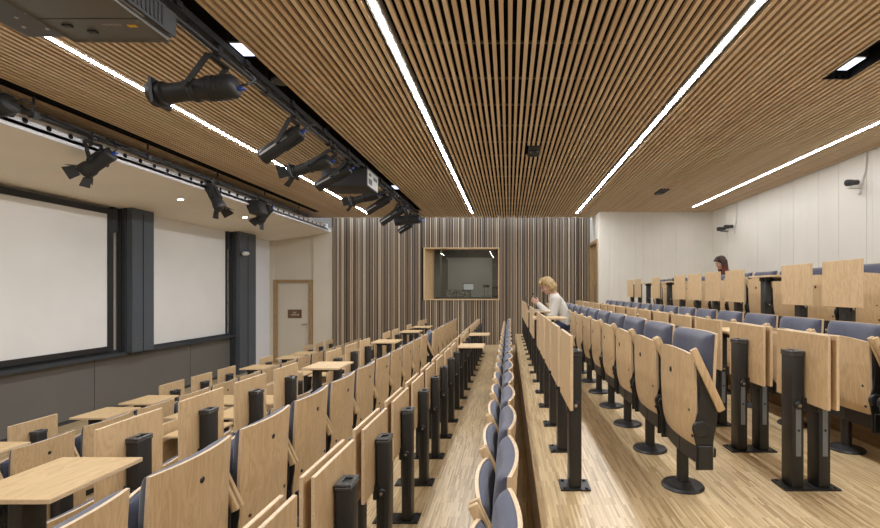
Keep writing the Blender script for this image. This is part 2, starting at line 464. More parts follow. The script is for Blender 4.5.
b.box(-3.2, .6, 15.4, 15.5, .3, 3.6); b.box(-3.3, -3.2, YB+.05, 15.5, .3, 3.6); b.box(.6, .7, YB+.05, 15.5, .3, 3.6)
b.box(-3.2, .6, YB+.05, 15.5, 3.5, 3.6); b.box(-3.2, .6, YB+.05, 15.5, .3, .4)
b.box(-2.35, -1.98, 13.5, 13.8, .4, 3.5, 1)
struct(b.build('wall_control_room', [plaster('control room grey', (.30,.29,.26)), plaster('control room pillar', (.42,.44,.41))], smooth=False), 'grey control room behind the glass')

# control room furniture, and a fill lamp added to brighten the room
t_ = thing('added_fill_light', 'added unseen ceiling fill light that brightens the control room', 'ceiling light', (-1.2, 14.2, 3.5))
MB().box(-.3, .3, -.3, .3, -.03, 0).build('housing', M['lgrey'], t_, smooth=False); lamp_strip(-.27, .27, -.27, .27, -.04, -.03, M['room'], t_)
t_ = thing('control_desk', 'grey desk behind the control room window', 'desk', (-1.1, 13.5, .56))
MB().box(-1.2, 1.0, -.35, .35, 1.13, 1.17).build('top', M['grey'], t_, smooth=False)
for q in (-1.1, .9): MB().box(q-.03, q+.03, -.3, .3, 0, 1.13).build('leg', M['grey'], t_, smooth=False)
t_ = thing('mixing_console', 'speckled grey mixing console on the control room desk', 'console', (-1.45, 13.45, 1.732))
MB().prism([(-.34, 0), (.34, 0), (.34, .20), (-.34, .22)], -.2, .25).build('case', M['speck'], t_, smooth=False)
t_ = thing('monitor', 'small dark monitor standing on the console behind the glass', 'monitor', (-1.17, 13.62, 1.732))
MB().box(-.03, .03, -.02, .02, 0, .24).build('stand', M['black'], t_, smooth=False); MB().box(-.16, .16, -.02, .02, .2, .40).build('case', M['black2'], t_, bevel=.006)
MB().box(-.145, .145, -.023, -.02, .215, .385).build('screen', M['scr'], t_, smooth=False)
t_ = thing('desk_lamp', 'small desk lamp glowing at the right of the control room window', 'lamp', (-.65, 13.4, 1.732))
MB().box(-.12, .12, -.08, .08, 0, .05).build('base', M['lgrey'], t_, bevel=.01); MB().cyl((-.05,0,.05), (-.05,0,.30), .01).cyl((.05,0,.05), (.05,0,.30), .01).build('stem', M['chrome'], t_); MB().box(-.09, .09, -.05, .05, .28, .35).build('head', M['black'], t_, bevel=.01)
t_ = thing('equipment_rack', 'dark equipment box at the right end of the control desk', 'equipment', (-.32, 13.45, 1.732))
MB().box(-.16, .2, -.15, .2, 0, .30).build('case', M['black2'], t_, bevel=.01); MB().box(-.12, .16, -.156, -.15, .05, .25).build('front', M['grey'], t_, smooth=False)
tag(MB().box(-2.0, -.55, 15.36, 15.39, 1.7, 2.95).box(-2.06, -.49, 15.37, 15.4, 2.95, 3.0).build('wall_board', M['screen'], smooth=False), 'pale board on the back wall of the control room', 'board')
# left end wall with door
EW = YB-.02
b = MB()
DX0, DX1, DZ = -6.22, -5.28, 2.19
b.box(XL, -6.28, EW-.06, EW+.1, 0, 3.6); b.box(-5.22, -4.69, EW-.06, EW+.1, 0, 3.6)
b.box(-6.28, -5.22, EW, EW+.1, DZ, 3.6)
struct(b.build('wall_end', M['cream'], smooth=False), 'cream end wall around the door')
d1 = bpy.data.objects.new('door_1', None); C.objects.link(d1); struct(d1, 'cream door with oak frame at the far left'); 
b = MB().box(-6.27, -6.17, EW-.08, EW+.02, 0, DZ+.02).box(-5.33, -5.23, EW-.08, EW+.02, 0, DZ+.02).box(-6.17, -5.33, EW-.08, EW+.02, DZ-.05, DZ+.02)
b.build('frame', M['oakframe'], d1, smooth=False)
MB().box(-6.17, -5.33, EW-.03, EW+.02, .01, DZ-.05).build('leaf', M['door'], d1, smooth=False)
b = MB().cyl((-5.40, EW-.03, 1.02), (-5.40, EW-.075, 1.02), .011).cyl((-5.40, EW-.07, 1.02), (-5.53, EW-.07, 1.02), .011)
b.lathe((-5.40, EW-.03, .93), (0,-1,0), [(0, .02), (.006, .02)], 12)
b.build('handle', M['chrome'], d1)
sg = thing('door_sign', 'small brown plate with two lines of cream lettering on the far left door', 'sign', (-5.72, EW-.03, 1.30))
MB().box(-.185, .185, -.008, 0, -.115, .115).build('plate', M['sign'], sg, smooth=False)
rr = random.Random(3)
for z, xs in ((.035, (-.05, .05)), (-.025, (-.105, .11))):
    x = xs[0]; b = MB()
    while x < xs[1]-.008:
        w = rr.uniform(.009, .014)
        b.box(x, x+.004, -.0105, -.008, z-.018, z+.018)
        if rr.random() < .7: b.box(x, x+w, -.0105, -.008, z+.012, z+.018)
        if rr.random() < .6: b.box(x, x+w, -.0105, -.008, z-.018, z-.012)
        if rr.random() < .4: b.box(x+w-.004, x+w, -.0105, -.008, z-.018, z+.018)
        x += w+.005
    b.build('lettering', M['signtext'], sg, smooth=False)
# side wall with door towards the upper right
b = MB().box(2.16, 2.3, YR-.008, YB+.05, 3.15, CEIL+.4).box(2.16, 2.3, 12.42, YB+.05, .44, 3.15).box(2.16, 2.3, YR-.008, 11.44, .44, 3.15)
struct(b.build('wall_side', M['rightwall'], smooth=False), 'short white side wall above the far right door')
d2 = bpy.data.objects.new('door_2', None); C.objects.link(d2); struct(d2, 'timber framed door in the side wall on the far right')
MB().box(2.13, 2.28, 11.40, 11.48, .88, 3.17).box(2.13, 2.28, 12.40, 12.48, .88, 3.17).box(2.13, 2.28, 11.48, 12.40, 3.09, 3.17).build('frame', M['oakframe'], d2, smooth=False)
MB().box(2.2, 2.26, 11.48, 12.40, .89, 3.09).build('leaf', M['oakframe'], d2, smooth=False)
MB().box(2.192, 2.2, 11.60, 11.85, 1.2, 2.95).build('glazing', M['charcoal'], d2, smooth=False)
MB().cyl((2.15, 11.95, 1.55), (2.15, 11.95, 2.15), .014).cyl((2.15, 11.95, 1.6), (2.2, 11.95, 1.6), .01).cyl((2.15, 11.95, 2.1), (2.2, 11.95, 2.1), .01).build('handle', M['chrome'], d2)

# stage wall: dark boards, ledge, columns, screens
b = MB()
ys = [YN, .86, 3.03, 5.2, 7.2, 9.37, 11.4]
for a, c in zip(ys, ys[1:]):
    b.box(XL, XL+.05, a+.006, c-.006, .05, .865, 0)
b.box(XL, XL+.03, YN, 11.4, 0, .90, 1)
struct(b.build('trim_3', [M['panel'], M['tray']], smooth=False), 'warm grey boards under the ledge')
struct(MB().box(XL, XL+.06, YN, 11.4, 0, .05).build('baseboard_left', M['tray'], smooth=False))
b = MB().box(XL, XL+.17, YN, 10.7, .865, .905).box(XL, XL+.06, YN, 10.7, .905, .955).box(XL+.15, XL+.17, YN, 10.7, .905, .92)
struct(b.build('trim_4', M['tray'], smooth=False), 'dark pen ledge running under the screens')
def column(y0, y1, z0, label):
    b = MB()
    b.box(XL, XL+.25, y0, y1, z0, 3.27, 0)
    b.box(XL+.25, XL+.262, y0, y0+.03, z0, 3.27, 0)
    for q in (.05, .13): b.box(XL+q, XL+q+.045, y0-.03, y0, z0, 3.27, 1)
    b.box(XL+.0, XL+.04, y0-.14, y0-.1, z0, 3.2, 1)
    b.box(XL, XL+.09, y0-.17, y0-.08, 2.85, 3.25, 1)
    for z in (1.15, 1.62, 2.1, 2.55): b.box(XL+.02, XL+.07, y0-.19, y0-.14, z, z+.05, 1)
    b.box(XL+.25, XL+.2615, (y0+y1)/2-.003, (y0+y1)/2+.003, z0, 3.2, 1)
    for q in (.08, .2):
        for z in (1.06, 1.12): b.box(XL+.25, XL+.256, y0+q, y0+q+.05, z, z+.012, 2)
    return struct(b.build('trim_5', [M['charcoal2'], M['tray'], M['grey']], smooth=False), label)
column(7.66, 8.14, .905, 'charcoal column between the two screens')
b = column(10.72, 11.42, .0, 'charcoal column right of the second screen')
ps = thing('projection_screen', 'large white projection screen with thick black frame on the left', 'screen', (XL+.06, 0, .96))
b = MB(); xa, xb = 0, .05
Y0, Y1, H = 1.9, 7.47, 2.25
b.box(xa, xb, Y1-.09, Y1, .0, H).box(xa, xb, Y0, Y0+.09, .0, H).box(xa, xb, Y0+.09, Y1-.09, H-.09, H).box(xa, xb, Y0+.09, Y1-.09, .0, .08)
b.build('frame', M['black2'], ps, smooth=False)
MB().box(.005, .03, Y0+.09, Y1-.09, .08, H-.09).build('fabric', M['screen'], ps, smooth=False)
tag(MB().box(XL+.02, XL+.06, 8.2, 10.50, .955, 3.265).build('whiteboard', M['screen'], smooth=False), 'tall plain white writing board between the two charcoal columns', 'whiteboard')
# small white camera on an arm on the second column
wc = thing('stage_camera', 'small white camera on a dark arm fixed to the charcoal column', 'camera', (XL+.24, 10.80, CAMZ+.86))
MB().cyl((0,0,0), (.10,-.02,.0), .012).box(-.002, .012, -.035, .035, -.04, .04).build('arm', M['black'], wc)
MB().lathe((.11, -.10, -.01), (.1,1,.1), [(0, .032), (.03, .045), (.15, .045), (.18, .03)], 14).build('body', M['white'], wc)
MB().box(.09, .13, -.03, .03, .05, .085).build('connector', M['blue'], wc)

# ------------------------------------------------------------------ lights of the room
for x, nm in zip(LED, ('on the left, passing under the projectors', 'left of the ceiling middle', 'right of the ceiling middle', 'nearest the white wall')):
    t_ = thing('strip_light', 'long white linear ceiling light '+nm, 'ceiling light', (x, 0, CEIL), 0, 'linear lights in the slat ceiling')
    ye = 10.65 if x > 4 else 11.5
    MB().box(-.040, .040, -1.2, ye, .02, .07).box(-.040, -.018, -1.2, ye, -.0, .02).box(.018, .040, -1.2, ye, 0, .02).build('housing', M['lgrey'], t_, smooth=False)
    lamp_strip(-.017, .017, -1.2, ye-.01, -.0025, .019, M['led2'] if x > 4 else M['led'], t_, 1, 14, lip=.0025)
t_ = thing('wall_washer', 'cool white linear washer in the gap above the slatted wall', 'ceiling light', (0, YC+.07, CEIL+.2))
MB().box(-4.6, 2.1, -.03, .05, .02, .08).build('housing', M['lgrey'], t_, smooth=False)
lamp_strip(-4.6, 2.1, -.02, .04, 0, .02, M['washer'], t_, 8, 1)
for i, (px, py) in enumerate(((100, 174), (180, 199), (239, 217))):
    d = F*1.485/(PY-py); z = 3.24+.23*(1.1/1.66)
    t_ = thing('soffit_downlight', ('nearest', 'middle', 'farthest')[i]+' of three small round downlights in the cream soffit', 'downlight', (-5.3, d, z-.004), 0, 'soffit downlights')
    t_.rotation_euler = (0, -.1375, 0)
    MB().lathe((0,0,.004), (0,0,-1), [(0, .066), (.008, .062), (.008, .05), (.002, .048)], 20).build('rim', M['white'], t_)
    MB().lathe((0,0,-.003), (0,0,-1), [(0, .036), (.004, .036)], 16).build('lamp', M['down'], t_)
# recessed bright lamps inside the dark slots
def slot_lamp(x, d, label, sx=.075, sy=.22):
    t_ = thing('recessed_lamp', label, 'ceiling light', (x, d, CEIL+.05))
    MB().box(-sx-.015, sx+.015, -sy-.015, sy+.015, .012, .09).build('housing', M['black2'], t_, smooth=False)
    lamp_strip(-sx, sx, -sy, sy, 0, .012, M['cool'], t_, 1, 1, 'lamp')
slot_lamp(-2.15, 3.80, 'bright bluish lamp recessed in the dark ceiling slot above the big black spotlight', .05, .10)
slot_lamp(-2.13, 8.85, 'bright bluish lamp recessed far along the dark ceiling slot', .05, .14)
slot_lamp(2.935, 4.04, 'bright bluish lamp in the dark ceiling recess at the upper right', .05, .11)
struct(MB().box(2.80, 2.82, 2.2, 4.22, CEIL-.001, CEIL+.2).box(3.03, 3.05, 2.2, 4.22, CEIL-.001, CEIL+.2).box(2.82, 3.03, 4.2, 4.22, CEIL-.001, CEIL+.2).build('trim_6', M['void'], smooth=False), 'black lining of the ceiling recess')
for x, d, lb in ((.34, 6.38, 'black plate standing for a dark opening near the middle of the slat ceiling'), (2.93, 9.0, 'black plate standing for a dark opening right of the long light')):
    t_ = thing('dark_opening_plate', lb, 'opening_plate', (x, d, CEIL))
    MB().box(-.08, .08, -.24, .24, -.012, .02).build('plate', M['black2'], t_, bevel=.006)  # flush black plate in place of a dark hole between slats
    MB().lathe((0,0,-.012), (0,0,-1), [(0, .06), (.02, .055), (.03, .03)], 16).build('dome', M['plastic'], t_)
t_ = MB().lathe((0,0,0), (0,0,-1), [(0, .075), (.02, .075), (.028, .05)], 18).build('smoke_detector', M['grey'], None, (-2.12, 4.35, CEIL+.05))
tag(t_, 'grey round detector in the dark slot beyond the bluish lamp', 'detector')

# ------------------------------------------------------------------ lighting bars
def bar(x, z, y0, y1, label, tray=True):
    t_ = thing('lighting_bar', label, 'lighting bar', (x, 0, z))
    MB().cyl((0, y0, 0), (0, y1, 0), .024, n=12).build('pipe', M['black'], t_)
    b = MB().box(-.03, .03, y0, y1-.05, .05, .10) if tray else MB().box(-.012, .012, y0, y1-.05, .02, .04)
    y = y0+.3
    while y < y1-.1:
        b.box(-.012, .012, y, y+.03, .0, .05)
        if tray: b.box(.03, .05, y+.3, y+.36, .055, .095)
        y += .8
    b.build('cable_tray', M['black2'], t_, smooth=False)
    y = y0+.5
    while y < y1:
        MB().cyl((0, y, .10), (0, y, CEIL+.3-z), .012, n=8).box(-.03, .03, y-.03, y+.03, -.03, .03).build('hanger', M['black'], t_)
        y += 1.45
    b = MB(); rr = random.Random(int(x*10))
    y = y0
    while y < y1-1:
        L = rr.uniform(.7, 1.3); s_ = rr.uniform(.03, .09); sx = rr.uniform(-.05, .05)
        b.tube([(sx*math.sin(PI*k/8), y+L*k/8, .04-s_*math.sin(PI*k/8)) for k in range(9)], .008, 6); y += L*.8
    b.build('cable', M['plastic'], t_)
bar(-2.17, CAMZ+1.78, .8, 11.1, 'black lighting bar with cables under the wide ceiling slot')
bar(-4.65, CAMZ+1.72, 1.2, 10.9, 'black lighting bar along the soffit edge on the left', False)

def spot(clamp, head, front, rear, r, kind, label, doors=False, blue=True, L=None):
    """clamp point on its bar; head, front and rear in world space"""
    clamp, head = Vector(clamp), Vector(head)
    t_ = thing('stage_spotlight', label, 'spotlight', clamp, 0, 'stage spotlights')
    h = head-clamp
    ax = (Vector(front)-Vector(rear)); L = L or ax.length; ax.normalize()
    side = ax.cross(Vector((0,0,1))).normalized(); up = side.cross(ax)
    # clamp
    MB().box(-.028, .028, -.028, .028, -.035, .045).cyl((0,0,-.03), (0,0,-.075), .014).build('clamp', M['black'], t_, bevel=.005)
    # yoke: stirrup from below the clamp to the pivots on both sides of the body
    top = Vector((0,0,-.07)); w = r+.022
    fl = Vector((side.x, side.y, 0)).normalized()
    c1, c2 = top+fl*w, top-fl*w
    p1, p2 = h+side*w, h-side*w
    y_ = MB()
    for a, c in ((c1, c2), (c1, p1), (c2, p2)):
        dd = (c-a); n1 = dd.normalized(); o1 = ax if abs(ax.dot(n1)) < .8 else Vector((0,0,1))
        o2 = (o1 - n1*o1.dot(n1)).normalized(); o3 = n1.cross(o2)
        y_.obox((a+c)/2, dd/2+n1*.004, o2*.02, o3*.005)
    for p in (p1, p2): y_.cyl(p-side*.02, p+side*.02, .022)
    y_.build('yoke', M['black'], t_)
    s0 = h-ax*(L/2)
    if kind == 'profile':
        pr = [(0, r*.55), (.02*L, r*.8), (.06*L, r*1.0), (.36*L, r*1.0), (.42*L, r*.86), (.47*L, r*.86), (.48*L, r*.95), (.52*L, r*.95), (.54*L, r*.78), (.84*L, r*.80), (.85*L, r*.98), (.98*L, r*1.02), (L, r*.98), (.99*L, r*.8)]
    elif kind == 'fresnel':
        pr = [(0, r*.6), (.04*L, r*.9), (.12*L, r*.95), (.2*L, r*.88), (.7*L, r*.92), (.78*L, r*1.05), (.96*L, r*1.08), (L, r*1.0), (.98*L, r*.8)]
    else:
        pr = [(0, r*.7), (.03*L, r*.92), (.5*L, r*.95), (.52*L, r*1.0), (.97*L, r*1.0), (L, r*.95), (.985*L, r*.8)]
    b = MB().lathe(s0, ax, pr, 18)
    if kind == 'profile':
        for k in range(4): b.lathe(s0+ax*(.12+.06*k)*L, ax, [(0, r*.9), (.004, r*1.05), (.012, r*1.05), (.016, r*.9)], 18)
        b.obox(s0+ax*L*.92, ax*.012, side*r*1.05, up*r*1.05)
    elif kind == 'finned':
        for k in range(10):
            a_ = 2*PI*k/10; dv = side*math.cos(a_)+up*math.sin(a_)
            b.obox(s0+ax*L*.28+dv*r*1.0, ax*L*.22, dv*r*.1, ax.cross(dv)*.004)
    else:
        b.obox(s0+ax*L*.4+up*r*.9, ax*L*.22, side*r*.5, up*r*.14)
    b.build('body', M['black2'], t_, fix=True)
    MB().lathe(s0+ax*(L*.965), ax, [(0, r*.76), (.008, r*.7), (.014, r*.4)], 16).build('lens', M['lens'], t_)
    if kind == 'finned':
        for q in (-1, 1): MB().obox(s0+ax*L*.62+side*(r*q), ax*L*.34, side*.003, up*r*.12).build('side_rail', M['lgrey'], t_, smooth=False)
    if doors:
        fr = s0+ax*L
        for dv, ov, q in ((up, side, .62), (-up, side, .62), (side, up, .75), (-side, up, .75)):
            dr = (ax*math.cos(.62)+dv*math.sin(.62)); nn = ov.cross(dr)
            e = fr+dv*r*.95; l_ = r*1.35
            vs = [e+ov*r*q, e-ov*r*q, e-ov*r*q*1.35+dr*l_, e+ov*r*q*1.35+dr*l_]
            vs = vs+[p+nn*.003 for p in vs]
            MB().add(vs, [(0,1,2,3), (7,6,5,4), (0,4,5,1), (1,5,6,2), (2,6,7,3), (3,7,4,0)]).build('barn_door', M['black2'], t_, smooth=False)
    re = s0-ax*.01
    if blue: MB().obox(re-up*r*.25, ax*.026, side*.013, up*.014).obox(re-ax*.022+side*.01-up*r*.25, ax*.012, side*.022, up*.008).build('connector', M['blue'], t_, bevel=.004)
    e = Vector((.05, .12, .03)); q1 = re-ax*.12+Vector((0,0,.02)); 
    b = MB(); pts = []
    for k in range(13):
        s_ = k/12; p = (1-s_)**3*re+3*(1-s_)**2*s_*(q1-ax*.1)+3*(1-s_)*s_**2*(e+Vector((.1,.1,-.15)))+s_**3*e
        pts.append(p)
    b.tube(pts, .009, 6).build('cable', M['plastic'], t_)
    return t_
BX, BZ = -2.17, CAMZ+1.78
def spx(clamp_d, f, r_, rad, kind, label, **k):
    d = clamp_d
    a, c = P(*f, d), P(*r_, d)
    x = k.pop('bx', BX); z = k.pop('bz', BZ)
    return spot((x, d, z), (a+c)/2, a, c, rad, kind, label, **k)
spx(3.5, (153, 95), (238, 86), .088, 'profile', 'largest black profile spotlight, pointing left, nearest on the central bar')
spx(4.75, (262, 158), (301, 131), .075, 'finned', 'ribbed black spotlight tilted down, second along the central bar')
spx(5.8, (290, 173), (331, 160), .082, 'profile', 'black spotlight with gel frame, third along the central bar', doors=True)
spx(6.34, (317, 187), (350, 168), .072, 'finned', 'ribbed black spotlight just in front of the far ceiling projector')
spx(8.2, (350, 202), (379, 194), .08, 'profile', 'black spotlight just beyond the far ceiling projector', doors=True)
spx(8.6, (367, 212), (389, 198), .07, 'finned', 'ribbed black spotlight sixth along the central bar')
spx(9.3, (381, 223), (404, 208), .075, 'finned', 'ribbed black spotlight tilted steeply, near the far end of the central bar')
spx(9.8, (395, 221), (421, 219), .10, 'fresnel', 'fat horizontal black spotlight, last but one on the central bar')
spx(10.4, (399, 232), (412, 224), .06, 'finned', 'smallest black spotlight hanging lowest at the far end of the central bar')
LX, LZ = -4.65, CAMZ+1.72
spx(5.25, (84, 172), (112, 153), .082, 'fresnel', 'black spotlight with open barn doors aimed left at the large screen', doors=True, bx=LX, bz=LZ)
spx(7.35, (221, 209), (209, 186), .085, 'fresnel', 'black spotlight with barn doors pointing down in front of the second screen', doors=True, bx=LX, bz=LZ)
spx(9.0, (259, 221), (271, 207), .085, 'fresnel', 'black spotlight with barn doors hanging beside the small loudspeaker', doors=True, bx=LX, bz=LZ)
spx(4.3, (-30, 116), (13, 102), .09, 'profile', 'black spotlight cut off by the left edge of the photo', blue=False, bx=LX, bz=LZ)
# small loudspeaker on the left bar
sp = thing('loudspeaker', 'small black loudspeaker hanging from the left lighting bar', 'loudspeaker', (LX, 8.65, LZ))
MB().cyl((0,0,-.02), (0,0,-.08), .015).build('bracket', M['black'], sp)
MB().prism([(-.17,-.06), (.10,-.07), (.16,-.30), (-.06,-.32)], -.13, .13).build('cabinet', M['black2'], sp, bevel=.012)
MB().obox((.13, 0, -.185), (.03,0,-.105), (0,.10,0), (.006,0,.002)).build('grille', M['plastic'], sp)

# ------------------------------------------------------------------ projectors
def strokes(b, o, du, dv, n_, h, rr, w=.008):
    for k in range(n_):
        q = o+du*(k*w*1.5)
        b.obox(q, du*w*.22, dv*h*rr.uniform(.5, 1), du.cross(dv)*.0006)
        if rr.random() < .6: b.obox(q+du*w*.4, du*w*.45, dv*h*.15, du.cross(dv)*.0006)
pj = thing('projector', 'big grey projector hanging close overhead at the upper left', 'projector', (-2.3, 2.45, CAMZ+1.5))
b = MB().box(-.31, .30, -.42, .14, .0, .17, 0).box(-.30, .29, .14, .37, .012, .165, 0)
b.box(-.29, .28, -.40, .36, -.004, .0, 0)
b.build('casing', M['grey'], pj, bevel=.014, seg=2)
b = MB()
b.box(.30, .312, -.40, .36, .01, .155, 0)
for k in range(9): b.box(.312, .316, .0+.03*k, .012+.03*k, .03, .14, 1)
b.build('side_panel', [M['black2'], M['black']], pj, bevel=.003)
MB().box(-.28, .27, .128, .134, -.006, .0).build('seam', M['black'], pj, smooth=False)
b = MB(); rr = random.Random(5); strokes(b, Vector((.02, .19, -.005)), Vector((1,0,0)), Vector((0,1,0)), 8, .012, rr, .009)
b.build('lettering', M['lgrey'], pj, smooth=False)
MB().box(.15, .20, .19, .215, -.0055, -.003).build('sticker', M['yellow'], pj, smooth=False)
MB().box(-.21, -.16, .18, .21, -.014, -.003).build('foot', M['black'], pj, bevel=.004); MB().box(-.12, -.07, .24, .27, -.014, -.003).build('foot', M['black'], pj, bevel=.004)
b = MB().cyl((-.1, -.1, .16), (-.1, -.1, .40), .025).cyl((.1, -.1, .16), (.1, -.1, .40), .025).box(-.2, .2, -.2, 0, .38, .40); b.build('mount', M['black'], pj)
b = MB().box(-.20, .12, -.40, .20, 0, .10).box(-.16, -.12, -.3, -.26, .1, .45).box(.04, .08, -.3, -.26, .1, .45); b.build('mount_plate', M['charcoal'], pj, (-.50, .28, .08), bevel=.008)
b = MB()
for x, y in ((-.1, .08), (.02, .1), (-.04, -.02), (.06, -.06)): b.lathe((x, y, 0), (0,0,-1), [(0, .011), (.006, .009)], 10)
b.build('screws', M['chrome'], pj, (-.50, .28, .08))
pf = thing('projector', 'black projector with white rear panel, hanging among the far spotlights', 'projector', (-2.33, 7.0, CAMZ+1.5))
MB().box(-.36, .30, -.28, .28, .0, .27).build('casing', M['black2'], pf, bevel=.02, seg=2)
b = MB().box(.30, .306, -.26, .26, .02, .25, 0).box(.306, .309, -.22, -.06, .05, .13, 1).box(.306, .309, .02, .2, .15, .2, 1).box(.306, .309, -.2, -.1, .17, .21, 1)
b.build('rear_panel', [M['lgrey'], M['black']], pf, smooth=False)
MB().cyl((0,0,.27), (0,0,.5), .03).box(-.12, .12, -.12, .12, .26, .28).build('mount', M['black'], pf)
MB().lathe((-.36, 0, .13), (-1,0,0), [(0, .08), (.05, .075), (.055, .05)], 18).build('lens', M['lens'], pf)

# cameras on the right wall
def wallcam(y, z, label, two=False):
    t_ = thing('wall_camera', label, 'camera', (XR-.005, y, z))
    MB().box(-.16, 0, -.04, .04, -.06, -.035).box(-.012, 0, -.06, .06, -.10, .03).box(-.03, -.0, -.03, .03, -.14, -.10).build('bracket', M['white'], t_, bevel=.004)
    for k in range(2 if two else 1):
        q = Vector((-.14, -.02+.34*k, .0))
        cb = MB().lathe(q+Vector((.08,.0,.02)), (-.95,-.35,-.12), [(0, .038), (.11, .038), (.12, .046), (.2, .046), (.205, .03)], 14)
        if k: cb.box(-.15, 0, .28, .36, -.05, -.035)
        cb.build('camera_body', M['plastic'], t_)
    pts = [(-.02, .05, -.04), (-.03, -.04, .0), (-.02, -.10, .12), (-.018, -.12, .28), (-.015, -.12, CEIL-z+.05)]
    sm = []
    for i in range(len(pts)-1):
        for k in range(5):
            s_ = k/5; sm.append(tuple(pts[i][c]*(1-s_)+pts[i+1][c]*s_ for c in range(3)))
    MB().tube(sm+[pts[-1]], .017, 8).build('conduit', M['white'], t_)
    if two: MB().tube([(-.02, .36, -.03), (-.015, .42, .05), (-.015, .42, CEIL-z+.05)], .012, 8).build('conduit', M['white'], t_)
wallcam(6.55, CAMZ+1.49, 'single black camera on a white wall bracket with thick white conduit')
wallcam(10.2, CAMZ+1.38, 'pair of small black cameras on the white wall near the far corner', True)

# ------------------------------------------------------------------ seats
def lerp(a, b, s): return a+(b-a)*s
def prof(pts, s):
    """piecewise smooth profile (x,z) at s 0..1"""
    n_ = len(pts)-1; k = min(int(s*n_), n_-1); q = s*n_-k
    p0, p1, p2, p3 = pts[max(k-1,0)], pts[k], pts[k+1], pts[min(k+2,n_)]
    return tuple(.5*((2*p1[c])+(-p0[c]+p2[c])*q+(2*p0[c]-5*p1[c]+4*p2[c]-p3[c])*q*q+(-p0[c]+3*p1[c]-3*p2[c]+p3[c])*q**3) for c in (0,1))
BACK = [(.074,.215), (.080,.36), (.084,.50), (.089,.65), (.098,.80)]
PAN = [(.016,-.125), (.000,-.06), (-.008,.06), (-.011,.18), (-.012,.30)]      # about the hinge at z .40
HX, HZ = -.018, .40
def make_seat():
    r = thing('auditorium_seat', 'x', 'seat')
    sn = lambda q: math.sin(q*PI/2)
    MB().lathe((0,0,0), (0,0,1), [(0, .104), (.006, .106), (.016, .098), (.024, .05), (.03, .036)], 24).build('base', M['black'], r)
    MB().lathe((0,0,.024), (0,0,1), [(0, .03), (.23, .03)], 14).build('pedestal', M['black'], r)
    # curved carrier under the seat pan
    b = MB().sheet(lambda u, v: (-.028-.02*(1-u*u)+.02, u*.246, lerp(.195, .285, (v+1)/2)), 10, 1, lambda u, v: (.028,0,0))
    b.box(-.03, .075, -.035, .035, .20, .275); b.box(.03, .075, -.22, .22, .225, .265)
    b.build('carrier', M['black'], r)
    # wooden pan, folded upright; origin on its hinge
    pan = MB().sheet(lambda u, v: (prof(PAN, (v+1)/2)[0]-.026*(1-u*u)-.006, u*.236, prof(PAN, (v+1)/2)[1]+.020*(1-u*u)*(v+1)/2), 10, 12, lambda u, v: (.014,0,0), 1)
    pan = pan.build('seat_pan', [M['beech'], M['edge']], r, (HX, 0, HZ))
    def pad(u, v): return max(0, (1-abs(u)**7)*(1-abs(v)**7))**.5
    MB().sheet(lambda u, v: (prof(PAN, .09+.895*(sn(v)+1)/2)[0]-.026*(1-sn(u)**2*.92)+.0085, sn(u)*.226, prof(PAN, .09+.895*(sn(v)+1)/2)[1]+.020*(1-sn(u)**2)*(v+1)/2), 16, 14,
               lambda u, v: (.004+.040*pad(sn(u), sn(v)), 0, 0)).build('seat_pad', M['fabric'], pan)
    MB().lathe((-.045, -.0, .20), (1,0,0), [(0, .014), (.012, .014)], 14).build('plug', M['plastic'], pan)
    for q, z in ((-.19, .04), (-.20, -.08)):
        MB().lathe((prof(PAN, .4)[0]-.0175 if z > 0 else -.0135, q, z), (1,0,0), [(0, .0075), (.012, .0075)], 10).build('screw', M['plastic'], pan)
    # backrest shell and pad
    bk = MB().sheet(lambda u, v: (prof(BACK, (v+1)/2)[0]+.030*(1-u*u)-.020, u*.236, prof(BACK, (v+1)/2)[1]), 12, 14, lambda u, v: (-.014,0,0), 1)
    bk = bk.build('backrest', [M['beech'], M['edge']], r)
    MB().sheet(lambda u, v: (prof(BACK, .36+.634*(sn(v)+1)/2)[0]+.030*(1-sn(u)**2)-.0335, sn(u)*.230, prof(BACK, .36+.634*(sn(v)+1)/2)[1]), 16, 16,
               lambda u, v: (-.004-.058*pad(sn(u), sn(v)), 0, 0)).build('back_pad', M['fabric'], bk)
    x_, z_ = prof(BACK, .82); MB().lathe((x_+.007, 0, z_), (1,0,-.1), [(0, .014), (.006, .012)], 14).build('plug', M['plastic'], bk)
    for q in (-.17, .17):
        x_, z_ = prof(BACK, .27); MB().lathe((x_-.012, q, z_), (1,0,-.1), [(0, .009), (.006+.006, .008)], 10).build('screw', M['plastic'], bk)
    for s in (-1, 1):
        a, c = Vector((-.050, s*.262, .735)), Vector((.082, s*.262, .452)); d = (c-a)/2; n_ = Vector((d.z, 0, -d.x)).normalized()
        MB().obox((a+c)/2, d, Vector((0,.011,0)), n_*.018).build('armrest', [M['beech']], r, bevel=.006, seg=2)
        y0, y1 = (s*.240, s*.2495) if s > 0 else (s*.2495, s*.240)
        b = MB().prism([(-.035,.69), (-.015,.69), (.070,.46), (.068,.40), (.05,.30), (.05,.175), (-.03,.175), (-.03,.29), (-.045,.36), (-.02,.44), (-.012,.54)], y0, y1)
        b.lathe((-.007, s*.24, .366), (0,s,0), [(0, .04), (.014, .04), (.02, .033)], 18)
        b.box(-.022, .043, min(s*.2495, s*.262), max(s*.2495, s*.262), .182, .29)
        b.build('side_bracket', M['black'], r, bevel=.003)
    return r

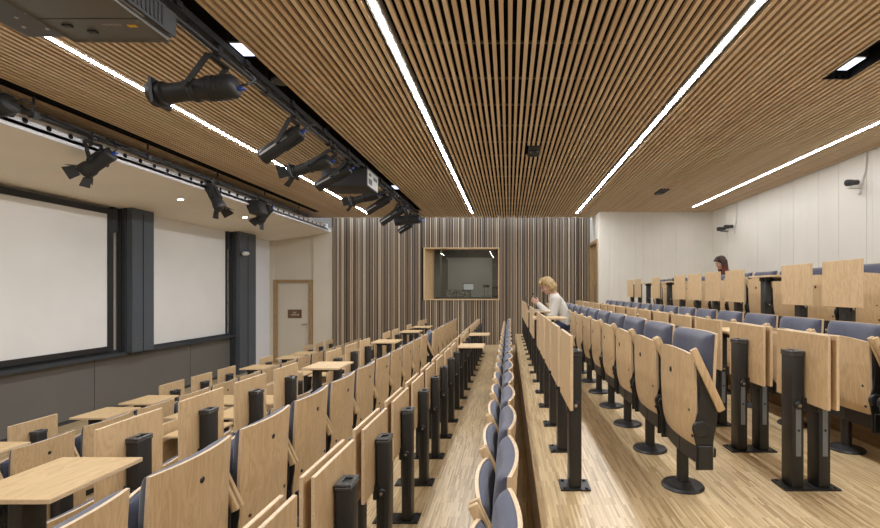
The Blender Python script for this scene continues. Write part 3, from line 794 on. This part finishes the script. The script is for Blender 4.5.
ORD = ['', 'first', 'second', 'third', 'fourth', 'fifth', 'sixth', 'seventh', 'eighth', 'ninth', 'tenth', 'eleventh', 'twelfth', 'thirteenth', 'fourteenth', 'fifteenth', 'sixteenth', 'seventeenth', 'eighteenth', 'nineteenth']
D0, DS = 2.41, .559
def dep(k): return D0+DS*k
seat0 = make_seat(); first_seat = [True]
def place(proto, flag, x, y, z, label, group, rz=0):
    o = proto if flag[0] else copy_tree(proto)
    flag[0] = False
    o.location = (x, y, z); o.rotation_euler = (0, 0, rz); o['label'] = label; o['group'] = group
    return o
ROWX = {(-2,'A'): -3.55, (-2,'B'): -2.30, (-1,'A'): -1.31, (-1,'B'): -.07, (0,'A'): .89, (0,'B'): 2.13, (1,'A'): 3.09, (1,'B'): 4.33}
ROWNAME = ['row nearest the stage', 'second row from the stage', 'third row from the stage', 'fourth row from the stage',
           'fifth row from the stage', 'sixth row from the stage', 'seventh row from the stage', 'top row by the white wall']
RANGE = {-2: (2, 15), -1: (-2, 15), 0: (0, 14), 1: (2, 13)}
SEATS = {}
TURN = {(-1,'A',9): .3}
ri = 0
for lv in (-2, -1, 0, 1):
    for rw in 'AB':
        k0, k1 = RANGE[lv]
        if (lv, rw) == (-2, 'B'): k0 = 0
        if (lv, rw) == (1, 'B'): k0 = 3
        if (lv, rw) == (-2, 'A'): k0 = 1
        for k in range(k0, k1+1):
            lb = 'blue and beech tip-up seat, %s from near end, %s' % (ORD[k-k0+1], ROWNAME[ri])
            rz = TURN.get((lv, rw, k), 0)
            if rz: lb = 'blue and beech tip-up seat swivelled slightly, breaking the line of the third row'
            SEATS[lv, rw, k] = place(seat0, first_seat, ROWX[lv, rw], dep(k), FLOORS[lv], lb, 'tip-up seats, '+ROWNAME[ri], rz)
        ri += 1
# the two occupied seats have their pans folded down
for key, lb in (((0,'A',8), 'tip-up seat with lowered pan under the blond woman in white'), ((1,'B',12), 'tip-up seat with lowered pan under the woman with dark red hair')):
    s_ = SEATS[key]; s_['label'] = lb
    for c in s_.children:
        if c.name.startswith('seat_pan'): c.rotation_euler = (0, -1.48, 0)

# ------------------------------------------------------------------ desks on posts
PH = .692
def post_mb(x):
    return MB().box(x-.031, x+.031, -.05, .05, .008, PH-.012)
def cap_mb(x):
    b = MB().box(x-.033, x+.033, -.052, .052, PH-.02, PH-.006)
    b.box(x-.033, x-.016, -.052, .052, PH-.006, PH+.006).box(x+.016, x+.033, -.052, .052, PH-.006, PH+.006).box(x-.016, x+.016, -.052, -.025, PH-.006, PH+.006).box(x-.016, x+.016, .03, .052, PH-.006, PH+.006)
    return b
def add_post(r, x, s, rail):
    p = post_mb(x).build('post', M['black'], r, bevel=.010, seg=2)
    cap_mb(x).build('post_cap', M['cap'], p, bevel=.003)
    if rail:
        for q in (-1, 1):
            b = MB().box(x-.013, x+.013, min(q*.05, q*.0525), max(q*.05, q*.0525), .17, PH-.27, 0)
            b.lathe((x, q*.0525, .30), (0,q,0), [(0, .006), (.003, .006)], 10, 1)
            b.build('rail', [rail, M['plastic']], p, smooth=False)
    b = MB().box(x+s*.032-.012, x+s*.032+.012, -.058, -.02, PH-.30, PH-.23)
    b.lathe((x, -.045, PH-.265), (0,-1,0), [(0, .022), (.014, .022), (.018, .016)], 14)
    b.build('hinge', M['plastic'], r, bevel=.003)
    MB().lathe((x, -.063, PH-.265), (0,-1,0), [(0, .008), (.003, .008)], 10).build('bolt', M['chrome'], r)
    return p
def top_up(x, th=.016):       # folded upright
    return MB().box(x-th/2, x+th/2, -.21, .21, .438, .79, 0)
def top_flat(x0, x1, z=.70):
    return MB().box(x0, x1, -.21, .21, z-.006, z+.012, 0)
def mark_edges(o, ax):
    for p in o.data.polygons:
        if abs(p.normal[ax]) < .7: p.material_index = 1
    return o
def make_single(flat):
    r = thing('folding_desk', 'x', 'desk')
    MB().box(-.075, .075, -.065, .065, 0, .009).lathe((.055,.048,.009), (0,0,1), [(0,.008), (.006,.008)], 8).lathe((-.055,.048,.009), (0,0,1), [(0,.008), (.006,.008)], 8).lathe((.055,-.048,.009), (0,0,1), [(0,.008), (.006,.008)], 8).lathe((-.055,-.048,.009), (0,0,1), [(0,.008), (.006,.008)], 8).build('base_plate', M['black'], r, smooth=False)
    add_post(r, 0, -1, False)
    if flat:
        MB().box(-.05, .16, -.03, .03, PH-.035, PH-.006).box(.02, .14, -.10, -.06, PH-.035, PH-.006).box(.02, .14, .06, .10, PH-.035, PH-.006).build('support', M['plastic'], r, smooth=False)
        mark_edges(top_flat(-.065, .29).build('tabletop', [M['beech_h'], M['edge']], r, bevel=.002), 2)
    else:
        mark_edges(top_up(-.042).build('tabletop', [M['beech'], M['edge']], r, bevel=.002), 0)
    return r
def make_double(flat, rail):        # flat: set of sides lowered to table height (-1 stage side, 1 rear side)
    r = thing('double_folding_desk', 'x', 'desk')
    b = MB().box(-.14, .14, -.065, .065, 0, .009)
    for x in (-.12, .12):
        for y in (-.048, .048): b.lathe((x,y,.009), (0,0,1), [(0,.008), (.006,.008)], 8)
    b.build('base_plate', M['black'], r, smooth=False)
    for s in (-1, 1):
        add_post(r, s*.067, -s, rail)
        if s in flat:
            x0, x1 = (.10, .32) if s > 0 else (-.32, -.10)
            MB().box(min(s*.09, s*.2), max(s*.09, s*.2), -.10, -.06, PH-.035, PH-.006).box(min(s*.03, s*.2), max(s*.03, s*.2), -.03, .03, PH-.035, PH-.006).build('support', M['plastic'], r, smooth=False)
            mark_edges(top_flat(min(s*.03, s*.375), max(s*.03, s*.375)).build('tabletop', [M['beech_h'], M['edge']], r, bevel=.002), 2)
        else:
            mark_edges(top_up(s*.021).build('tabletop', [M['beech'], M['edge']], r, bevel=.002), 0)
    return r
TABX = {(-2,'A'): -4.09, (-2,'B'): -2.89, (-1,'A'): -1.895, (-1,'B'): -.705, (0,'A'): .335, (0,'B'): 1.52, (1,'A'): 2.54, (1,'B'): 3.72}
FLAT = {(-2,'A'): {2: 1, 4: 1, 5: 1, 9: 1, 11: 1, 12: 1}, (-2,'B'): {3: 1, 4: 2, 5: 2, 8: 2, 9: 1}, (-1,'A'): {-1: 1, 4: 1, 8: 1, 11: 1, 13: 1},
        (-1,'B'): {7: 1, 10: 1}, (0,'A'): {5: 1, 8: 1}, (0,'B'): {2: 1, 6: 1}, (1,'A'): {4: 1, 9: 1, 11: 1}, (1,'B'): {12: 1}}
protos = {}
DESKROW = ['desk row nearest stage', 'second desk row from stage', 'third desk row from stage', 'fourth desk row from stage', 'fifth desk row from stage', 'sixth desk row from stage', 'seventh desk row from stage', 'last desk row by wall']
ri = 0; DESKS = {}
for lv in (-2, -1, 0, 1):
    for rw in 'AB':
        k0, k1 = RANGE[lv]
        if rw == 'B' and lv == -2: k0 = 1
        if (lv, rw) == (0, 'A'): pass
        for k in range(k0, k1+1):
            f = FLAT[lv, rw].get(k, 0); key = (rw, f, rw == 'B' and lv >= 0)
            if key not in protos:
                o = make_single(f) if rw == 'A' else make_double({0: (), 1: (1,), 2: (-1, 1)}[f], M['steel'] if lv >= 0 else M['plastic'])
                protos[key] = [o, [True]]
            st = 'open' if f else 'folded'
            if rw == 'A': lb = '%s beech desk on black post, %s from near end, %s' % (st, ORD[k-k0+1], DESKROW[ri])
            else: lb = '%s double beech desk on twin posts, %s from near end, %s' % (st, ORD[k-k0+1], DESKROW[ri])
            DESKS[lv, rw, k] = place(protos[key][0], protos[key][1], TABX[lv, rw], dep(k), FLOORS[lv], lb, 'desks, '+DESKROW[ri])
        ri += 1

# ------------------------------------------------------------------ people
def remesh(b, name, mats, parent, voxel=.008, smooth=4):
    o = b.build(name, mats, None, fix=False)
    m1 = o.modifiers.new('r', 'REMESH'); m1.mode = 'VOXEL'; m1.voxel_size = voxel; m1.use_smooth_shade = True
    m2 = o.modifiers.new('s', 'SMOOTH'); m2.iterations = smooth; m2.factor = .5
    bpy.context.view_layer.update()
    dg = bpy.context.evaluated_depsgraph_get()
    me = bpy.data.meshes.new_from_object(o.evaluated_get(dg))
    old = o.data; o.modifiers.clear(); o.data = me; bpy.data.meshes.remove(old)
    if not me.materials:
        me.materials.append(mats)
    for p in me.polygons: p.use_smooth = True
    o.parent = parent
    return o
def limb(b, pts, rs, n=14):
    """tapered rounded limb through points"""
    pts = [Vector(p) for p in pts]
    for i in range(len(pts)-1):
        a, c = pts[i], pts[i+1]; b.cyl(a, c, rs[i], rs[i+1], n)
    for p, q in zip(pts, rs): b.ball(p, q*1.0, n, 8)
def torso(b, rings, n=20):
    """rings of (x,z,half depth x,half width y) bottom to top"""
    vs, fs = [], []
    for x, z, rx, ry in rings:
        for i in range(n):
            w = 2*PI*i/n; vs.append((x+rx*math.cos(w), ry*math.sin(w), z))
    for k in range(len(rings)-1):
        for i in range(n):
            j = (i+1) % n; fs.append((k*n+i, k*n+j, (k+1)*n+j, (k+1)*n+i))
    o = (len(rings)-1)*n
    fs.append(tuple(reversed(range(n)))); fs.append(tuple(o+i for i in range(n)))
    b.add(vs, fs)
def hand(b, wrist, dirv, palm_n, thumb_side, s=1.0, curl=.5):
    w, d, nn = Vector(wrist), Vector(dirv).normalized(), Vector(palm_n).normalized()
    sd = d.cross(nn).normalized()*thumb_side
    nn = (nn-d*nn.dot(d)).normalized()
    b.obox(w+d*.045*s, d*.042*s, sd*.036*s, nn*.012*s)
    for k, (o, l) in enumerate(((.028, .072), (.010, .08), (-.009, .074), (-.027, .058))):
        p = w+d*.082*s+sd*o*s; c = curl*(.8+.1*k); q = [p-d*.02*s]
        for sgm, fr in ((.45, .3), (.32, .8), (.23, 1.25)):
            dd = d*math.cos(c*fr)+nn*math.sin(c*fr); q.append(q[-1]+dd*(l*sgm*s+(.02*s if len(q) == 1 else 0)))
        limb(b, q, [.0085*s, .008*s, .0075*s, .0065*s], 8)
    p = w+d*.02*s+sd*.03*s; q = [p, p+(d*.6+sd*.7+nn*.3).normalized()*.04*s, p+(d*.6+sd*.7+nn*.3).normalized()*.04*s+(d*.9+nn*.4).normalized()*.032*s]
    limb(b, q, [.012*s, .010*s, .008*s], 8)
def seated(name, label, loc, lean, shoulder_w, head_pitch, arms, top_mat, leg_mat, hair_fn, seat_z=.45, neck_skin=True, rz=0):
    """figure sitting, facing -x, pelvis above the origin"""
    r = thing(name, label, 'person', loc, rz)
    hip = Vector((0, 0, seat_z+.09))
    def up(t_): return Vector((-math.sin(lean)*t_, 0, math.cos(lean)*t_))
    chest, neck = hip+up(.34), hip+up(.50)
    head = neck+Vector((-math.sin(lean+.30)*.165, 0, math.cos(lean+.30)*.165))
    R = Matrix.Rotation(-head_pitch, 3, 'Y')          # pitch: face (-x) turned down
    hb = MB()
    # skin body: neck, head, torso core, arms, hands, legs
    limb(hb, [neck-up(.08), neck, head-R @ Vector((-.012,0,.06))], [.07, .052, .050])
    hb.ball(head+R @ Vector((.012,0,.025)), (.092,.074,.098), 24, 16, 0, R)
    hb.ball(head+R @ Vector((-.028,0,-.035)), (.066,.060,.078), 20, 14, 0, R)
    hb.ball(head+R @ Vector((-.066,0,-.092)), (.026,.026,.022), 12, 8, 0, R)                # chin
    limb(hb, [head+R @ Vector((-.088,0,.012)), head+R @ Vector((-.108,0,-.026))], [.010, .014], 10)   # nose
    for s in (-1, 1):
        hb.ball(head+R @ Vector((.005, s*.074, -.012)), (.020,.009,.030), 10, 8, 0, R)      # ears
        hb.ball(head+R @ Vector((-.064, s*.038, -.03)), (.022,.022,.02), 10, 8, 0, R)       # cheeks
    rings = []
    for t_, rx, ry in ((-.09,.10,.16), (0,.115,.175), (.12,.10,.145), (.24,.10,.14), (.34,.09,.14), (.41,.06,.10), (.46,.045,.055)):
        q = hip+up(t_); rings.append((q.x, q.z, rx, ry))
    torso(hb, rings)
    for s in (-1, 1):
        sh, el, wr, hd, pn = arms(s, hip+up(.42)+Vector((0, s*shoulder_w, 0)))
        limb(hb, [sh, el, wr], [.05, .038, .026])
        hand(hb, wr, hd, pn, s if True else -s, .95, .75)
        hp = hip+Vector((.0, s*.09, -.02)); kn = hip+Vector((-.42, s*.105, .0)); an = kn+Vector((.05, 0, -(kn.z-.09)))
        limb(hb, [hp, kn, an], [.085, .058, .04]); limb(hb, [an+Vector((.03,0,-.03)), an+Vector((-.13,0,-.055))], [.035, .03])
    remesh(hb, 'body', M['skin'], r, .0065, 3)
    # face details
    e = MB()
    for s in (-1, 1): e.ball(head+R @ Vector((-.084, s*.031, .004)), (.009,.014,.007), 10, 8, 0, R)
    e.build('eyes', M['eye'], r)
    e = MB()
    for s in (-1, 1): e.obox(head+R @ Vector((-.087, s*.033, .024)), R @ Vector((.005,0,0)), R @ Vector((0,.018,0)), R @ Vector((0,0,.003)))
    e.build('eyebrows', M['eye'], r)
    MB().ball(head+R @ Vector((-.088,0,-.062)), (.008,.022,.008), 12, 8, 0, R).build('mouth', M['lips'], r)
    # clothes
    c = MB(); rings = []
    for t_, rx, ry in ((-.12,.135,.185), (0,.135,.19), (.12,.12,.165), (.24,.122,.168), (.36,.12,.18), (.43,.10,.165), (.475,.078,.105), (.505,.066,.072)):
        q = hip+up(t_); rings.append((q.x, q.z, rx, ry))
    torso(c, rings)
    for s in (-1, 1):
        sh, el, wr, hd, pn = arms(s, hip+up(.42)+Vector((0, s*shoulder_w, 0)))
        limb(c, [hip+up(.42)+Vector((0, s*.08, 0)), sh, el, el.lerp(wr, .93)], [.07, .066, .054, .038])
    c.tube([neck+Vector((.055*math.cos(a_), .06*math.sin(a_), -.015+.02*math.cos(a_))) for a_ in [2*PI*k/16 for k in range(17)]], .018, 8)
    remesh(c, 'jacket' if top_mat == M['jacket'] else 'top', top_mat, r, .011, 3)
    l_ = MB()
    for s in (-1, 1):
        hp = hip+Vector((.0, s*.09, -.02)); kn = hip+Vector((-.42, s*.105, .0)); an = kn+Vector((.05, 0, -(kn.z-.11)))
        limb(l_, [hp, kn, an], [.105, .072, .055])
    l_.ball(hip+Vector((0,0,-.02)), (.13,.175,.10), 20, 12)
    remesh(l_, 'trousers', leg_mat, r, .012, 3)
    for s in (-1, 1):
        kn = hip+Vector((-.42, s*.105, .0)); an = kn+Vector((.05, 0, -(kn.z-.09)))
        f = MB(); limb(f, [an+Vector((.04,0,-.04)), an+Vector((-.06,0,-.045)), an+Vector((-.15,0,-.055))], [.045, .044, .034])
        remesh(f, 'shoe', M['shoe'], r, .01, 3)
    hair_fn(r, head, R, neck)
    return r
def hair_bob(r, head, R, neck):
    h = MB()
    h.ball(head+R @ Vector((.024,0,.040)), (.094,.086,.086), 24, 16, 0, R)
    h.ball(head+R @ Vector((.046,0,-.025)), (.070,.086,.095), 24, 16, 0, R)
    rr = random.Random(4)
    for k in range(26):
        a_ = -1.75+3.5*k/25; dv = Vector((math.cos(a_)*.074+.016, math.sin(a_)*.08, 0))*rr.uniform(.93, 1.08)
        p0 = head+R @ (dv*.75+Vector((0,0,.085))); p1 = head+R @ (dv*1.08+Vector((0,0,.01))); p2 = head+R @ (dv*1.12+Vector((0,0,-.075))); p3 = head+R @ (dv*(.95+rr.uniform(-.1,.1))+Vector((0,0,-.115+rr.uniform(-.03,.025))))
        limb(h, [p0, p1, p2, p3], [.018, .021, .022, .010], 8)
    for k in range(9):                                # fringe swept to one side
        y = -.07+.0175*k
        limb(h, [head+R @ Vector((-.01, y*.6, .118)), head+R @ Vector((-.072, y, .085)), head+R @ Vector((-.092, y*1.05+.01, .045))], [.022, .02, .010], 8)
    remesh(h, 'hair', M['blond'], r, .007, 2)
def arms_woman(s, sh):
    el = sh+Vector((-.06, s*.03, -.27)); wr = Vector((-.42, s*.055, .87))
    return sh, el, wr, Vector((-.75, -s*.25, .45)), Vector((.1, -s*.9, .2))
BL = seated('person', 'blond woman in white jacket and dark jeans seated, holding up a phone', (.845, dep(8), FLOORS[0]-.05), .38, .165, .6, arms_woman, M['jacket'], M['jeans'], hair_bob)
ph = tag(MB().box(-.005, .005, -.036, .036, -.075, .075).build('smartphone', M['plastic'], None, (.845-.51, dep(8), FLOORS[0]+.92), bevel=.004), 'dark smartphone held in the hands of the blond woman', 'phone')
ph.rotation_euler = (0, .5, 0)
lp = thing('laptop', 'grey laptop open on the desk of the blond woman', 'laptop', (.335+.06, dep(8), FLOORS[0]+.714))
MB().box(-.1, .12, -.16, .16, 0, .014).build('keyboard_base', M['lgrey'], lp, bevel=.004)
MB().obox((-.135, 0, .11), (.03,0,-.098), (0,.16,0), (.004,0,.001)).build('screen', M['charcoal'], lp, bevel=.003)
M['redhair'] = hair('dark brown to red hair', (.020,.010,.008), (.06,.022,.014), ((.16,.02,.012), 1.02, 1.16))
def hair_long(r, head, R, neck):
    h = MB()
    h.ball(head+R @ Vector((.024,0,.04)), (.098,.088,.094), 24, 16, 0, R)
    h.ball(head+R @ Vector((.05,0,-.01)), (.075,.088,.10), 20, 14, 0, R)
    rr = random.Random(9)
    for k in range(24):
        a_ = -1.9+3.8*k/23; dv = Vector((math.cos(a_)*.08+.015, math.sin(a_)*.086, 0))
        p0 = head+R @ (dv*.7+Vector((0,0,.09))); p1 = head+R @ (dv*1.08+Vector((0,0,.0))); p2 = head+Vector((dv.x*1.05+.02, dv.y*1.1, -.13)); p3 = head+Vector((dv.x*1.0+.02, dv.y*1.1+rr.uniform(-.01,.01), -.26+rr.uniform(-.03,.03)))
        limb(h, [p0, p1, p2, p3], [.02, .024, .024, .012], 8)
    for k in range(8):
        y = -.06+.017*k
        limb(h, [head+R @ Vector((-.01, y*.6, .118)), head+R @ Vector((-.07, y, .08)), head+R @ Vector((-.080, y*1.15, .065))], [.02, .016, .008], 8)
    remesh(h, 'hair', M['redhair'], r, .007, 2)
def arms_two(s, sh):
    el = sh+Vector((-.04, s*.05, -.27)); wr = Vector((-.36, s*.10, .78))
    return sh, el, wr, Vector((-.9, -s*.25, -.1)), Vector((0, -s*.2, -1))
seated('person', 'woman with dark red hair and black top looking down in the top row', (4.30, 9.12, FLOORS[1]-.06), .22, .16, .45, arms_two, M['blacktop'], M['jeans'], hair_long)
# small dark bag on a far desk top
bg = thing('pencil_case', 'small dark case lying on an open desk in the upper rows', 'case', (TABX[1,'A']+.14, dep(9), FLOORS[1]+.714))
MB().box(-.07, .07, -.11, .11, 0, .055).build('body', M['black2'], bg, bevel=.018, seg=2)
MB().box(-.004, .004, -.09, .09, .054, .058).build('zip', M['lgrey'], bg)

# ------------------------------------------------------------------ camera, world, view
cam = bpy.data.cameras.new('camera'); co = bpy.data.objects.new('camera', cam); C.objects.link(co)
co.location = (0, 0, CAMZ); co.rotation_euler = (PI/2, 0, 0)
cam.sensor_width = 36; cam.lens = 36*F/880; cam.clip_start = .03
cam.shift_x = (440-PX)/880; cam.shift_y = (PY-264)/880
sc = bpy.context.scene; sc.camera = co
w = bpy.data.worlds.new('world'); sc.world = w; w.use_nodes = True
w.node_tree.nodes['Background'].inputs[0].default_value = (.5,.5,.5,1); w.node_tree.nodes['Background'].inputs[1].default_value = .3
sc.view_settings.view_transform = 'Standard'; sc.view_settings.look = 'None'; sc.view_settings.gamma = 1
sc.view_settings.use_curve_mapping = False; sc.view_settings.exposure = 0.62
sc.cycles.use_denoising = True; sc.cycles.sample_clamp_indirect = 5; sc.cycles.max_bounces = 10; sc.cycles.diffuse_bounces = 6
